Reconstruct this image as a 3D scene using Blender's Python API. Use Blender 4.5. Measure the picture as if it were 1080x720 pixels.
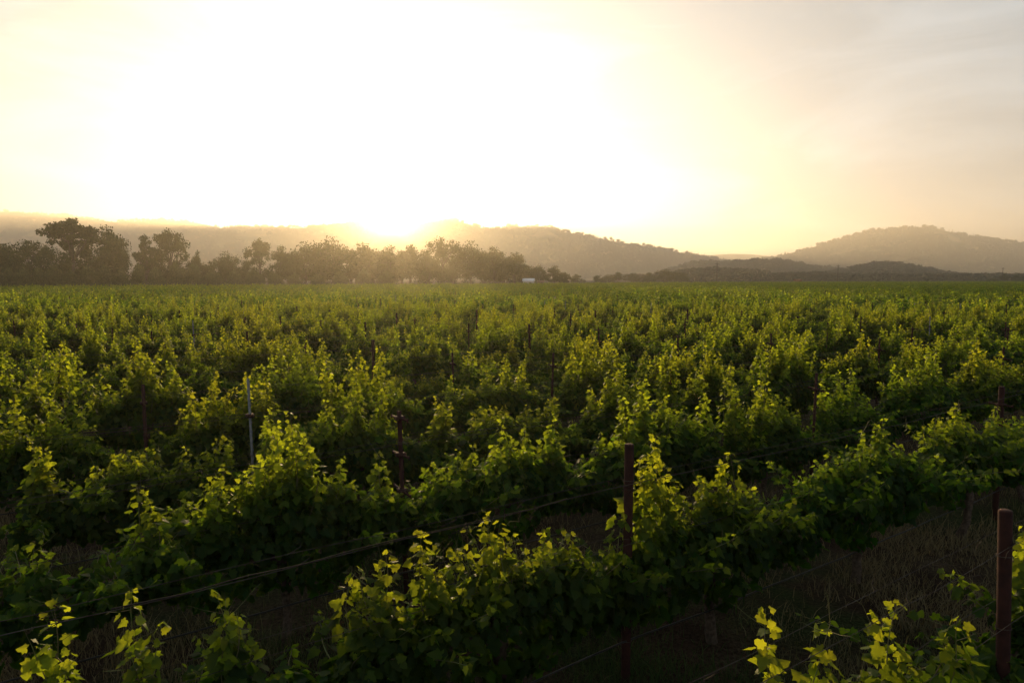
import bpy, math, random
import numpy as np
from mathutils import Vector, Matrix

for o in list(bpy.data.objects): bpy.data.objects.remove(o)
S = bpy.context.scene
COL = S.collection
PI = math.pi

# ------------------------------------------------------------------ camera
CAM_H = 3.65; FPX = 720.0; PITCH = math.atan(66/720)
cd = bpy.data.cameras.new("camera"); cam = bpy.data.objects.new("camera", cd); COL.objects.link(cam)
cd.sensor_width = 36; cd.lens = 24; cd.clip_start = .05; cd.clip_end = 20000
cam.location = (0, 0, CAM_H); cam.rotation_euler = (PI/2 - PITCH, 0, 0)
S.camera = cam

def px_dir(x, y):
    u = 360 - y; s, c = math.sin(PITCH), math.cos(PITCH)
    return Vector((x-540, FPX*c + u*s, u*c - FPX*s)).normalized()
def at(x, D):                       # ground position at picture column x, D metres ahead
    return (x-540)/FPX*D*1.0, D
def top_h(y, D):                    # height of something seen at picture row y, D metres ahead
    d = px_dir(540, y); return CAM_H + d.z/d.y*D
SUN_D = px_dir(413, 237)
SUN_EL = math.asin(SUN_D.z); SUN_AZ = math.atan2(SUN_D.x, SUN_D.y)

# ------------------------------------------------------------------ world, sun, exposure
SKY_K = 5.0
W = bpy.data.worlds.new("World"); S.world = W; W.use_nodes = True
wn, wl = W.node_tree.nodes, W.node_tree.links
wn.clear()
sky = wn.new('ShaderNodeTexSky'); sky.sky_type = 'NISHITA'; sky.sun_disc = False
sky.sun_elevation = SUN_EL; sky.sun_rotation = SUN_AZ
sky.air_density = 1.0; sky.dust_density = 4.5; sky.ozone_density = 1.0; sky.altitude = 30
hsv = wn.new('ShaderNodeHueSaturation'); hsv.inputs['Saturation'].default_value = .34
# thin high cirrus, brighter than the sky behind it
tc = wn.new('ShaderNodeTexCoord'); mp = wn.new('ShaderNodeMapping')
mp.inputs['Rotation'].default_value = (0, math.radians(-14), 0)
mp.inputs['Scale'].default_value = (2.2, 2.2, 9.0)
nz = wn.new('ShaderNodeTexNoise'); nz.inputs['Scale'].default_value = 1.3; nz.inputs['Detail'].default_value = 7; nz.inputs['Roughness'].default_value = .55
nz.inputs['Distortion'].default_value = .9
cr = wn.new('ShaderNodeValToRGB'); cr.color_ramp.elements[0].position = .43; cr.color_ramp.elements[1].position = .66
cr.color_ramp.elements[0].color = (1, 1, 1, 1); cr.color_ramp.elements[1].color = (1.5, 1.49, 1.47, 1)
mul = wn.new('ShaderNodeMix'); mul.data_type = 'RGBA'; mul.blend_type = 'MULTIPLY'; mul.inputs[0].default_value = 1
tint = wn.new('ShaderNodeMix'); tint.data_type = 'RGBA'; tint.blend_type = 'MULTIPLY'; tint.inputs[0].default_value = 1
tint.inputs[7].default_value = (1.07, 1.23, 1.38, 1)
bg = wn.new('ShaderNodeBackground'); bg.inputs['Strength'].default_value = .15
wo = wn.new('ShaderNodeOutputWorld')
wl.new(tc.outputs['Generated'], mp.inputs['Vector']); wl.new(mp.outputs[0], nz.inputs['Vector']); wl.new(nz.outputs['Fac'], cr.inputs[0])
gm = wn.new('ShaderNodeGamma'); gm.inputs[1].default_value = .55      # flattens the sky's brightness range, evening out its light
wl.new(sky.outputs[0], gm.inputs[0]); wl.new(gm.outputs[0], hsv.inputs['Color']); wl.new(hsv.outputs[0], mul.inputs[6]); wl.new(cr.outputs[0], mul.inputs[7])
# soft cap put on how bright the sky gets towards the sun: c / (1 + c/K)
vd = wn.new('ShaderNodeVectorMath'); vd.operation = 'MULTIPLY_ADD'; vd.inputs[1].default_value = (1/SKY_K,)*3; vd.inputs[2].default_value = (1, 1, 1)
vq = wn.new('ShaderNodeVectorMath'); vq.operation = 'DIVIDE'
wl.new(mul.outputs[2], vd.inputs[0]); wl.new(mul.outputs[2], vq.inputs[0]); wl.new(vd.outputs[0], vq.inputs[1])
# bright aureole hugging the sun itself
dt = wn.new('ShaderNodeVectorMath'); dt.operation = 'DOT_PRODUCT'; dt.inputs[1].default_value = SUN_D
wl.new(tc.outputs['Generated'], dt.inputs[0])
au = wn.new('ShaderNodeMapRange'); au.interpolation_type = 'SMOOTHERSTEP'
au.inputs[1].default_value = math.cos(math.radians(2.6)); au.inputs[2].default_value = math.cos(math.radians(.3)); au.inputs[3].default_value = 0; au.inputs[4].default_value = 90
wl.new(dt.outputs['Value'], au.inputs[0])
ac = wn.new('ShaderNodeVectorMath'); ac.operation = 'SCALE'; ac.inputs[0].default_value = (1, .86, .6); wl.new(au.outputs[0], ac.inputs['Scale'])
ad_ = wn.new('ShaderNodeVectorMath'); ad_.operation = 'ADD'; wl.new(vq.outputs[0], ad_.inputs[0]); wl.new(ac.outputs[0], ad_.inputs[1])
wl.new(ad_.outputs[0], tint.inputs[6]); wl.new(tint.outputs[2], bg.inputs[0]); wl.new(bg.outputs[0], wo.inputs[0])

ld = bpy.data.lights.new("sun", 'SUN'); ld.energy = 5.0; ld.angle = math.radians(.53); ld.color = (1.0, .71, .35)
lo = bpy.data.objects.new("sun", ld); COL.objects.link(lo)
lo.rotation_euler = SUN_D.to_track_quat('Z', 'Y').to_euler(); lo.location = (-60, 300, 60)

S.view_settings.view_transform = 'Standard'; S.view_settings.look = 'None'
S.view_settings.exposure = 1.04; S.view_settings.gamma = 1; S.view_settings.use_curve_mapping = False
HAZE_DENSITY = 3.0e-4; HAZE_G = .69
cy = S.cycles
try:
    cy.use_denoising = True; cy.denoiser = 'OPENIMAGEDENOISE'
except Exception: pass
cy.max_bounces = 6; cy.diffuse_bounces = 3; cy.glossy_bounces = 2; cy.transmission_bounces = 3; cy.volume_bounces = 2
cy.use_adaptive_sampling = True; cy.adaptive_threshold = .015
cy.sample_clamp_indirect = 4

# ------------------------------------------------------------------ helpers
rng = np.random.default_rng(7)
def mat(name, color, rough=.8, noise=0, scale=8, color2=None, bump=0, metallic=0, attr=None, spec=.3):
    m = bpy.data.materials.new(name); m.use_nodes = True
    n, l = m.node_tree.nodes, m.node_tree.links; p = n['Principled BSDF']
    p.inputs['Roughness'].default_value = rough; p.inputs['Metallic'].default_value = metallic
    p.inputs['Specular IOR Level'].default_value = spec
    p.inputs['Base Color'].default_value = (*color, 1)
    if color2 is not None:
        tx = n.new('ShaderNodeTexCoord'); nz = n.new('ShaderNodeTexNoise'); nz.inputs['Scale'].default_value = scale
        nz.inputs['Detail'].default_value = 8; nz.inputs['Roughness'].default_value = .6
        r = n.new('ShaderNodeValToRGB'); r.color_ramp.elements[0].position = .35; r.color_ramp.elements[1].position = .65
        r.color_ramp.elements[0].color = (*color, 1); r.color_ramp.elements[1].color = (*color2, 1)
        l.new(tx.outputs['Object'], nz.inputs['Vector']); l.new(nz.outputs['Fac'], r.inputs[0]); l.new(r.outputs[0], p.inputs['Base Color'])
        if bump:
            b = n.new('ShaderNodeBump'); b.inputs['Strength'].default_value = bump; b.inputs['Distance'].default_value = .02
            l.new(nz.outputs['Fac'], b.inputs['Height']); l.new(b.outputs[0], p.inputs['Normal'])
    return m

def leaf_mat(name, mature, young, trans_m, trans_y, tmix=.5, rough=.55):
    """diffuse + translucent leaf; attribute 'age' (red) runs 0 mature..1 young, green is a per leaf variation"""
    m = bpy.data.materials.new(name); m.use_nodes = True
    n, l = m.node_tree.nodes, m.node_tree.links; n.clear()
    a = n.new('ShaderNodeAttribute'); a.attribute_name = 'age'
    sep = n.new('ShaderNodeSeparateColor'); l.new(a.outputs['Color'], sep.inputs[0])
    oi = n.new('ShaderNodeObjectInfo')
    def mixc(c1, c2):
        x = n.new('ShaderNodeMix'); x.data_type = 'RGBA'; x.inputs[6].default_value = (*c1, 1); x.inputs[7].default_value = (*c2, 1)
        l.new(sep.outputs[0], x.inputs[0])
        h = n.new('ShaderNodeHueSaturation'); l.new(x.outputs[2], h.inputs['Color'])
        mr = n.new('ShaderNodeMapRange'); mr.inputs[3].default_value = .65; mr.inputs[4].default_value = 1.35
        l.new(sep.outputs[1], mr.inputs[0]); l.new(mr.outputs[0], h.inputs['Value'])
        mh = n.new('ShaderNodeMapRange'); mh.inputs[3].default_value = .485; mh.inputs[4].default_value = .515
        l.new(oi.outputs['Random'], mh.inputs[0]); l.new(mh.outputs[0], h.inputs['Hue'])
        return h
    cd_, ct_ = mixc(mature, young), mixc(trans_m, trans_y)
    p = n.new('ShaderNodeBsdfPrincipled'); p.inputs['Roughness'].default_value = rough; p.inputs['Specular IOR Level'].default_value = .16
    t = n.new('ShaderNodeBsdfTranslucent'); mx = n.new('ShaderNodeMixShader'); mx.inputs[0].default_value = tmix
    l.new(cd_.outputs[0], p.inputs['Base Color']); l.new(ct_.outputs[0], t.inputs['Color'])
    o = n.new('ShaderNodeOutputMaterial')
    l.new(p.outputs[0], mx.inputs[1]); l.new(t.outputs[0], mx.inputs[2]); l.new(mx.outputs[0], o.inputs['Surface'])
    return m

def np_mesh(name, V, tris, mats, age=None, midx=None, smooth=False):
    """triangle mesh from numpy arrays"""
    me = bpy.data.meshes.new(name); V = np.asarray(V, np.float32); T = np.asarray(tris, np.int32)
    me.vertices.add(len(V)); me.vertices.foreach_set('co', V.ravel())
    me.loops.add(T.size); me.loops.foreach_set('vertex_index', T.ravel())
    me.polygons.add(len(T)); me.polygons.foreach_set('loop_start', np.arange(0, T.size, 3, dtype=np.int32))
    for m in mats: me.materials.append(m)
    if midx is not None: me.polygons.foreach_set('material_index', np.asarray(midx, np.int32))
    if smooth: me.polygons.foreach_set('use_smooth', np.ones(len(T), bool))
    if age is not None:
        a = me.color_attributes.new('age', 'FLOAT_COLOR', 'POINT')
        c = np.ones((len(V), 4), np.float32); c[:, :2] = age; a.data.foreach_set('color', c.ravel())
    me.update(calc_edges=True); me.validate()
    return me

class MB:
    """collects quads/tris in numpy lists"""
    def __init__(s): s.V = []; s.T = []; s.n = 0; s.mi = []; s.c = 0
    def add(s, v, t, age=None):
        v = np.asarray(v, float).reshape(-1, 3); t = np.asarray(t, int).reshape(-1, 3)
        s.V.append(v); s.T.append(t + s.n); s.mi.append(np.full(len(t), s.c)); s.n += len(v)
    def box(s, x0, y0, z0, x1, y1, z1, taper=0):
        a = taper
        v = [(x0,y0,z0),(x1,y0,z0),(x1,y1,z0),(x0,y1,z0),(x0+a,y0+a,z1),(x1-a,y0+a,z1),(x1-a,y1-a,z1),(x0+a,y1-a,z1)]
        q = [(0,3,2,1),(4,5,6,7),(0,1,5,4),(1,2,6,5),(2,3,7,6),(3,0,4,7)]
        s.add(v, [t for a_,b,c,d in q for t in ((a_,b,c),(a_,c,d))])
    def tube(s, P, R, k=6, caps=True):
        P = np.asarray(P, float); R = np.broadcast_to(np.asarray(R, float), (len(P),)); n = len(P)
        T = np.gradient(P, axis=0); T /= np.linalg.norm(T, axis=1)[:, None] + 1e-9
        ref = np.array([0, 0, 1.]) if abs(T[0][2]) < .8 else np.array([1., 0, 0])
        U = np.cross(T, ref); U /= np.linalg.norm(U, axis=1)[:, None] + 1e-9; Wv = np.cross(T, U)
        a = np.arange(k)*2*PI/k
        v = P[:, None] + R[:, None, None]*(np.cos(a)[None, :, None]*U[:, None] + np.sin(a)[None, :, None]*Wv[:, None])
        i = np.arange(n-1)[:, None]*k; j = np.arange(k)[None]; j2 = (j+1) % k
        A, B, C_, D = i+j, i+j2, i+k+j2, i+k+j
        t = np.concatenate([np.stack([A, B, C_], -1).reshape(-1, 3), np.stack([A, C_, D], -1).reshape(-1, 3)])
        v = v.reshape(-1, 3)
        if caps:
            v = np.vstack([v, P[0], P[-1]]); c0, c1 = n*k, n*k+1; jj = np.arange(k); j3 = (jj+1) % k
            t = np.concatenate([t, np.stack([np.full(k, c0), j3, jj], -1), np.stack([np.full(k, c1), (n-1)*k+jj, (n-1)*k+j3], -1)])
        s.add(v, t)
    def mesh(s, name, mats, smooth=False):
        return np_mesh(name, np.vstack(s.V), np.vstack(s.T), mats, None, np.concatenate(s.mi), smooth)

def link(name, me, parent=None, loc=(0,0,0), rz=0):
    o = bpy.data.objects.new(name, me); COL.objects.link(o); o.location = loc; o.rotation_euler = (0, 0, rz)
    if parent: o.parent = parent
    return o
def tag(o, label=None, cat=None, group=None, kind=None):
    if label: o['label'] = label
    if cat: o['category'] = cat
    if group: o['group'] = group
    if kind: o['kind'] = kind
    return o
def thing(name, parts, loc, rz, label, cat, group=None, scale=(1,1,1)):
    """Empty + one child per (part name, mesh)"""
    r = link(name, None, None, loc, rz); r.scale = scale; r.empty_display_size = .2
    for pn, me in parts:
        link(pn, me, r)
    return tag(r, label, cat, group)
ONES = 'first second third fourth fifth sixth seventh eighth ninth tenth eleventh twelfth thirteenth fourteenth fifteenth sixteenth seventeenth eighteenth nineteenth'.split()
def ordw(n):
    if n <= 19: return ONES[n-1]
    tens = {2:'twent',3:'thirt',4:'fort',5:'fift',6:'sixt',7:'sevent',8:'eight',9:'ninet'}[n//10]
    return tens+'ieth' if n % 10 == 0 else tens+'y-'+ONES[n % 10-1]

# ------------------------------------------------------------------ materials
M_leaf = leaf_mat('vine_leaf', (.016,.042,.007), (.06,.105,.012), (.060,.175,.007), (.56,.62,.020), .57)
M_leaf_far = M_leaf
M_tree = leaf_mat('tree_leaf', (.045,.060,.020), (.09,.10,.03), (.06,.075,.015), (.12,.12,.03), .35, .6)
M_shrub = leaf_mat('shrub_leaf', (.07,.09,.035), (.12,.14,.05), (.08,.10,.03), (.14,.15,.04), .35, .6)
M_bark = mat('vine_bark', (.05,.032,.02), .95, color2=(.13,.09,.06), scale=22, bump=.9)
M_cane = mat('green_cane', (.12,.15,.04), .6, color2=(.17,.12,.05), scale=9)
M_drycane = mat('dry_cane', (.022,.015,.010), .95, color2=(.05,.034,.022), scale=14, bump=.5)
M_trunk = mat('tree_bark', (.05,.04,.03), .95, color2=(.12,.10,.08), scale=3, bump=.6)
M_rust = mat('rusty_steel', (.030,.011,.008), .9, color2=(.060,.020,.013), scale=14, bump=.3, metallic=.2)
M_galv = mat('galvanised_steel', (.17,.17,.165), .7, color2=(.25,.25,.24), scale=20, metallic=.7)
M_wire = mat('dull_wire', (.09,.075,.06), .8, color2=(.06,.035,.022), scale=6, metallic=.2)
M_hose = mat('black_polythene', (.012,.012,.012), .5, color2=(.035,.03,.025), scale=5)
M_pole = mat('pole_wood', (.06,.045,.035), .9, color2=(.10,.08,.06), scale=4)
M_wall = mat('shed_wall', (.26,.17,.12), .85, color2=(.19,.12,.08), scale=3)
M_wallw = mat('pale_wall', (.55,.52,.48), .85, color2=(.62,.59,.55), scale=3)
M_roofw = mat('pale_metal_roof', (.74,.76,.80), .35, color2=(.66,.68,.72), scale=2, metallic=.1)
M_roofr = mat('rust_roof', (.16,.07,.04), .8, color2=(.22,.10,.06), scale=2)
M_dark = mat('dark_glass', (.02,.02,.025), .15)
M_conif = mat('hill_tree', (.030,.042,.018), .9, color2=(.06,.065,.03), scale=.4)

# ground: soil, dry grass and weeds
def ground_mat():
    m = bpy.data.materials.new('soil_and_dry_grass'); m.use_nodes = True
    n, l = m.node_tree.nodes, m.node_tree.links; p = n['Principled BSDF']; p.inputs['Roughness'].default_value = 1; p.inputs['Specular IOR Level'].default_value = .05
    tx = n.new('ShaderNodeTexCoord')
    def noise(s, d=8, r=.6):
        z = n.new('ShaderNodeTexNoise'); z.inputs['Scale'].default_value = s; z.inputs['Detail'].default_value = d; z.inputs['Roughness'].default_value = r
        l.new(tx.outputs['Object'], z.inputs['Vector']); return z
    def ramp(z, p0, c0, p1, c1):
        r = n.new('ShaderNodeValToRGB'); e = r.color_ramp.elements; e[0].position = p0; e[1].position = p1; e[0].color = (*c0, 1); e[1].color = (*c1, 1)
        l.new(z.outputs['Fac'], r.inputs[0]); return r
    a = ramp(noise(.9), .4, (.040,.025,.016), .62, (.080,.060,.034))
    b = ramp(noise(30, 6), .35, (.35,.35,.35), .7, (1.3,1.3,1.3))
    g = ramp(noise(.45, 5), .5, (0,0,0), .62, (1,1,1))
    mg = n.new('ShaderNodeMix'); mg.data_type = 'RGBA'; l.new(g.outputs[0], mg.inputs[0]); l.new(a.outputs[0], mg.inputs[6]); mg.inputs[7].default_value = (.035,.045,.015,1)
    mm = n.new('ShaderNodeMix'); mm.data_type = 'RGBA'; mm.blend_type = 'MULTIPLY'; mm.inputs[0].default_value = 1
    l.new(mg.outputs[2], mm.inputs[6]); l.new(b.outputs[0], mm.inputs[7]); l.new(mm.outputs[2], p.inputs['Base Color'])
    bm = n.new('ShaderNodeBump'); bm.inputs['Strength'].default_value = .9; bm.inputs['Distance'].default_value = .05
    l.new(noise(14, 9, .7).outputs['Fac'], bm.inputs['Height']); l.new(bm.outputs[0], p.inputs['Normal'])
    return m
M_ground = ground_mat()
M_grass = leaf_mat('grass_blade', (.20,.155,.08), (.04,.065,.016), (.17,.12,.05), (.06,.09,.02), .3, .7)
def hill_mat():
    m = bpy.data.materials.new('hillside'); m.use_nodes = True
    n, l = m.node_tree.nodes, m.node_tree.links; p = n['Principled BSDF']; p.inputs['Roughness'].default_value = 1; p.inputs['Specular IOR Level'].default_value = 0
    tx = n.new('ShaderNodeTexCoord'); z = n.new('ShaderNodeTexNoise'); z.inputs['Scale'].default_value = .006; z.inputs['Detail'].default_value = 8; z.inputs['Roughness'].default_value = .55
    l.new(tx.outputs['Object'], z.inputs['Vector'])
    r = n.new('ShaderNodeValToRGB'); e = r.color_ramp.elements; e[0].position = .48; e[0].color = (.035,.045,.018,1); e[1].position = .66; e[1].color = (.24,.19,.10,1)
    l.new(z.outputs['Fac'], r.inputs[0]); l.new(r.outputs[0], p.inputs['Base Color'])
    return m
M_hill = hill_mat()

# ------------------------------------------------------------------ ground and hills
def ground():
    xs = np.concatenate([-np.geomspace(6000, 40, 24), np.linspace(-30, 30, 61), np.geomspace(40, 6000, 24)])
    ys = np.concatenate([np.array([-480, -100, -30]), np.linspace(-10, 40, 51), np.geomspace(50, 6400, 30)])
    X, Y = np.meshgrid(xs, ys); near = np.exp(-(X**2+(Y-12)**2)/700)
    Z = near*.03*(np.sin(X*1.7+Y*.6)+np.sin(Y*2.3-X*.8)+np.sin(X*4.1)*.4)*.6
    V = np.stack([X, Y, Z], -1).reshape(-1, 3); w = len(xs)
    i, j = np.meshgrid(np.arange(len(ys)-1), np.arange(w-1), indexing='ij'); a = (i*w+j).ravel()
    T = np.concatenate([np.stack([a, a+1, a+w+1], -1), np.stack([a, a+w+1, a+w], -1)])
    tag(link('ground', np_mesh('ground', V, T, [M_ground], smooth=True)), kind='structure')
ground()

def vnoise(x, y, seed):
    """smooth value noise, numpy"""
    def h(i, j): 
        t = np.sin(i*127.1+j*311.7+seed*17.3)*43758.5453; return t-np.floor(t)
    i, j = np.floor(x), np.floor(y); fx, fy = x-i, y-j; fx = fx*fx*(3-2*fx); fy = fy*fy*(3-2*fy)
    return (h(i,j)*(1-fx)+h(i+1,j)*fx)*(1-fy)+(h(i,j+1)*(1-fx)+h(i+1,j+1)*fx)*fy
def fbm(x, y, seed, o=4):
    s = 0; a = .5
    for k in range(o): s = s+a*vnoise(x*2**k, y*2**k, seed+k); a *= .5
    return s

class Hill:
    """terrain: ridge line given as column/row samples at distance D, with a front slope and a back slope"""
    def __init__(s, pts, D, front, back, seed, rough=.12, power=1.25, clip=0, dh=0):
        s.dh = dh; s.pts = np.array(pts, float); s.D = D; s.front = front; s.back = back; s.seed = seed; s.rough = rough; s.p = power
        s.x0, s.x1 = s.pts[0, 0], s.pts[-1, 0]
    def ridge(s, px):
        y = np.interp(px, s.pts[:, 0], s.pts[:, 1]); return np.maximum((294.5-y)/FPX*s.D-s.dh, -1.5)*1.0
    def h(s, px, r):                       # r in -1 (foot towards camera) .. 0 ridge .. 1 foot behind
        edge = np.clip(np.minimum(px-s.x0, s.x1-px)/30, 0, 1); edge = edge*edge*(3-2*edge)
        wob = 1+s.rough*2*(fbm(px/40., r*3+5, s.seed)-.47)*np.clip(np.abs(r)*4, 0, 1)
        base = np.clip(1-np.abs(r), 0, 1)
        prof = base**s.p*(1-.25*np.sin(np.clip(-r, 0, 1)*PI)*(fbm(px/55., px*0+2, s.seed+9)*2-.6))
        return (s.ridge(px)*prof*wob+CAM_H*base)*edge - 1.0*(1-base)
    def xy(s, px, r):
        Y = s.D + np.where(r < 0, r*s.front, r*s.back); return (px-540)/FPX*Y, Y
    def build(s, name, nx, nr):
        px = np.linspace(s.x0, s.x1, nx); r = np.concatenate([np.linspace(-1, 0, nr), np.linspace(0, 1, nr//2)[1:]])
        P, R = np.meshgrid(px, r); X, Y = s.xy(P, R); Z = s.h(P, R)
        V = np.stack([X, Y, Z], -1).reshape(-1, 3); w = nx
        i, j = np.meshgrid(np.arange(len(r)-1), np.arange(w-1), indexing='ij'); a = (i*w+j).ravel()
        T = np.concatenate([np.stack([a, a+1, a+w+1], -1), np.stack([a, a+w+1, a+w], -1)])
        return tag(link(name, np_mesh(name, V, T, [M_hill], smooth=True)), kind='structure')

H_left = Hill([(-330,236),(-180,228),(-60,226),(0,225),(25,225),(50,228),(75,229),(95,232),(115,236),(150,235),(175,234),(200,235),(220,238),(236,242),(260,240),(300,241),(320,242),(340,240),(365,238),(375,235),(385,235),(397,239),(405,244),(422,245),(430,241),(440,238),(460,234),(475,232),(488,236),(510,242),(525,243),(540,238),(552,241),(565,240),(578,240),(590,245),(610,248),(630,252),(650,256),(675,260),(700,264),(720,268),(745,272),(775,279),(810,287),(850,296)], 2900, 1000, 1300, 3, .10, 1.0)  # ridge shaped with a dip under the sun so its light clears the hill
H_far = Hill([(640,290),(700,276),(745,270),(770,268.5),(790,269),(810,271),(850,274),(900,280),(960,290)], 4700, 900, 900, 5)
H_right = Hill([(740,292),(770,280),(800,275),(820,270.5),(850,263),(870,257),(890,251),(915,244),(930,243),(950,241),(975,241),(985,243),(1010,249),(1030,252),(1050,255),(1080,259),(1160,263),(1300,250),(1450,262)], 3100, 1100, 1200, 8, .10, 1.0)
H_mid = Hill([(640,295),(690,288),(715,279),(740,273),(760,275),(775,274),(800,272),(820,272),(840,275),(855,279),(880,281),(910,286),(950,292)], 1500, 450, 500, 12, .15, dh=12)
H_knoll = Hill([(840,292),(870,284),(893,279),(910,275),(930,273),(945,274),(960,277),(985,281),(1008,286),(1030,291),(1060,294.5)], 1100, 300, 300, 15, .15, dh=13)
H_low = Hill([(670,295),(700,291),(725,286),(750,284),(790,286),(815,290),(830,290),(860,289),(900,292),(960,293.5),(1050,293.5),(1120,293.5),(1200,294)], 800, 160, 200, 18, .2, dh=5)
hills = [(H_left,'hill',420,34),(H_far,'hill',120,12),(H_right,'hill',300,34),(H_mid,'hill',160,20),(H_knoll,'hill',140,20),(H_low,'hill',240,12)]
for H, nm, a, b in hills: H.build(nm, a, b)

# ------------------------------------------------------------------ instancing for stuff only
def scatter(name, protos, P, rot, scl, idx, label, cat):
    """ONE stuff object: protos set on points"""
    me = bpy.data.meshes.new(name); P = np.asarray(P, np.float32)
    me.vertices.add(len(P)); me.vertices.foreach_set('co', P.ravel())
    def attr(n, t, v, f='value'):
        a = me.attributes.new(n, t, 'POINT'); a.data.foreach_set(f, np.asarray(v).ravel())
    attr('rz', 'FLOAT', np.asarray(rot, np.float32)); attr('sc', 'FLOAT_VECTOR', np.asarray(scl, np.float32), 'vector'); attr('pick', 'INT', np.asarray(idx, np.int32))
    c = bpy.data.collections.new(name+'_source')
    for i, p in enumerate(protos):
        o = bpy.data.objects.new('%s_source_%02d' % (name, i), p); c.objects.link(o)
    o = bpy.data.objects.new(name, me); COL.objects.link(o)
    ng = bpy.data.node_groups.new(name, 'GeometryNodeTree'); ng.interface.new_socket('Geometry', in_out='INPUT', socket_type='NodeSocketGeometry'); ng.interface.new_socket('Geometry', in_out='OUTPUT', socket_type='NodeSocketGeometry')
    n, l = ng.nodes, ng.links
    gi, go = n.new('NodeGroupInput'), n.new('NodeGroupOutput')
    ci = n.new('GeometryNodeCollectionInfo'); ci.inputs['Collection'].default_value = c; ci.inputs['Separate Children'].default_value = True; ci.inputs['Reset Children'].default_value = True
    ip = n.new('GeometryNodeInstanceOnPoints'); ip.inputs['Pick Instance'].default_value = True
    def na(nm, t):
        a = n.new('GeometryNodeInputNamedAttribute'); a.data_type = t; a.inputs['Name'].default_value = nm
        return [s for s in a.outputs if s.enabled and s.name == 'Attribute'][0]
    cx = n.new('ShaderNodeCombineXYZ'); l.new(na('rz', 'FLOAT'), cx.inputs['Z'])
    m2p = n.new('GeometryNodeMeshToPoints'); l.new(gi.outputs[0], m2p.inputs['Mesh']); l.new(m2p.outputs[0], ip.inputs['Points'])
    l.new(ci.outputs[0], ip.inputs['Instance']); l.new(na('pick', 'INT'), ip.inputs['Instance Index'])
    l.new(cx.outputs[0], ip.inputs['Rotation']); l.new(na('sc', 'FLOAT_VECTOR'), ip.inputs['Scale']); l.new(ip.outputs[0], go.inputs[0])
    md = o.modifiers.new('scatter', 'NODES'); md.node_group = ng
    return tag(o, label, cat, kind='stuff')

# ------------------------------------------------------------------ woods on the hills
def quad_leaves(C, N, size, r):
    """squarish leaf clumps: centres C, normals N, sizes -> verts, tris"""
    n = len(C); A = r.normal(size=(n, 3)); U = np.cross(N, A); U /= np.linalg.norm(U, axis=1)[:, None]+1e-9; Wv = np.cross(N, U)
    s = size[:, None]; j = lambda: 1+r.uniform(-.35, .35, (n, 1))
    V = np.stack([C-U*s*j()-Wv*s*j()*.3, C+Wv*s*j()*-.8+U*s*.1, C+U*s*j()+Wv*s*j()*.2, C+Wv*s*j()+N*s*.3], 1).reshape(-1, 3)
    a = np.arange(n)*4; T = np.concatenate([np.stack([a, a+1, a+2], -1), np.stack([a, a+2, a+3], -1)])
    return V, T
def hill_tree(kind, seed):
    r = np.random.default_rng(seed); n = 90
    if kind == 'conifer':
        t = r.uniform(0, 1, n)**.8; a = r.uniform(0, 2*PI, n); R = .20*(1-t)*r.uniform(.5, 1.1, n)
        C = np.stack([R*np.cos(a), R*np.sin(a), .06+.92*t], -1); sz = .085*(1.15-t)
    else:
        D = r.normal(size=(n, 3)); D /= np.linalg.norm(D, axis=1)[:, None]; D *= r.uniform(.6, 1, (n, 1))
        C = D*np.array([.42, .42, .36])+np.array([0, 0, .55]); C[:, :2] *= (1+.2*np.sin(np.arctan2(D[:, 1], D[:, 0])*3+seed))[:, None]; sz = np.full(n, .12)
    N = C-np.array([0, 0, .45])+r.normal(size=(n, 3))*.25; N /= np.linalg.norm(N, axis=1)[:, None]
    V, T = quad_leaves(C, N, sz, r)
    return np_mesh('hill_tree', V, T, [M_conif])
hill_protos = [hill_tree('conifer', 1), hill_tree('conifer', 2), hill_tree('round', 3), hill_tree('round', 4), hill_tree('round', 5)]
def wood(H, n, hmin, hmax, conif, ridge_n, seed, label, bare=.54, gap=None):
    r = np.random.default_rng(seed)
    px = r.uniform(H.x0, H.x1, n); rr = -r.uniform(0, 1, n)**1.0
    keep = fbm(px/34., rr*5, H.seed+30, 3) < bare
    px, rr = px[keep], rr[keep]
    px2 = r.uniform(H.x0, H.x1, ridge_n); px2 = px2[fbm(px2/14., px2*0+1, H.seed+3, 2) > .3]
    px = np.concatenate([px, px2]); rr = np.concatenate([rr, r.normal(0, .012, len(px2))])
    ok = (px > -60) & (px < 1140)
    if gap: ok &= ~((px > gap[0]) & (px < gap[1]) & (rr > -.35))
    px, rr = px[ok], rr[ok]
    X, Y = H.xy(px, rr); Z = H.h(px, rr)-.4
    s = r.uniform(hmin, hmax, len(px)); ra = np.abs(rr) < .03; s = s*np.where(ra, r.uniform(.7, 1.45 if H.D > 2000 else 1.1, len(px)), 1); con = r.random(len(px)) < np.where(ra, conif, conif*.5)
    s = s*np.where(con & ra, 1.1, 1)
    idx = np.where(con, r.integers(0, 2, len(px)), r.integers(2, 5, len(px)))
    w = np.where(con, 1.0, r.uniform(.9, 1.5, len(px)))
    scatter('hill_woodland', hill_protos, np.stack([X, Y, Z], -1), r.uniform(0, 6.28, len(px)), np.stack([s*w, s*w, s], -1), idx, label, 'woodland')
wood(H_left, 20000, 7, 13, .65, 1300, 1, 'hazy woodland on the long ridge in front of the setting sun', .56, (398, 432))  # ridge dip kept treeless so the sunlight passes
wood(H_right, 17000, 7, 13, .6, 650, 2, 'hazy woodland on the rounded hill at the right', .60)
wood(H_mid, 3800, 8, 14, .15, 260, 3, 'dim woodland on the low middle hill beyond the field', .60)
wood(H_knoll, 2300, 7, 12, .1, 160, 4, 'dark trees covering the knoll at the foot of the right hill', .55)
wood(H_low, 2600, 5, 10, .05, 260, 5, 'low dark line of far trees behind the right side of the vineyard', .62)

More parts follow.
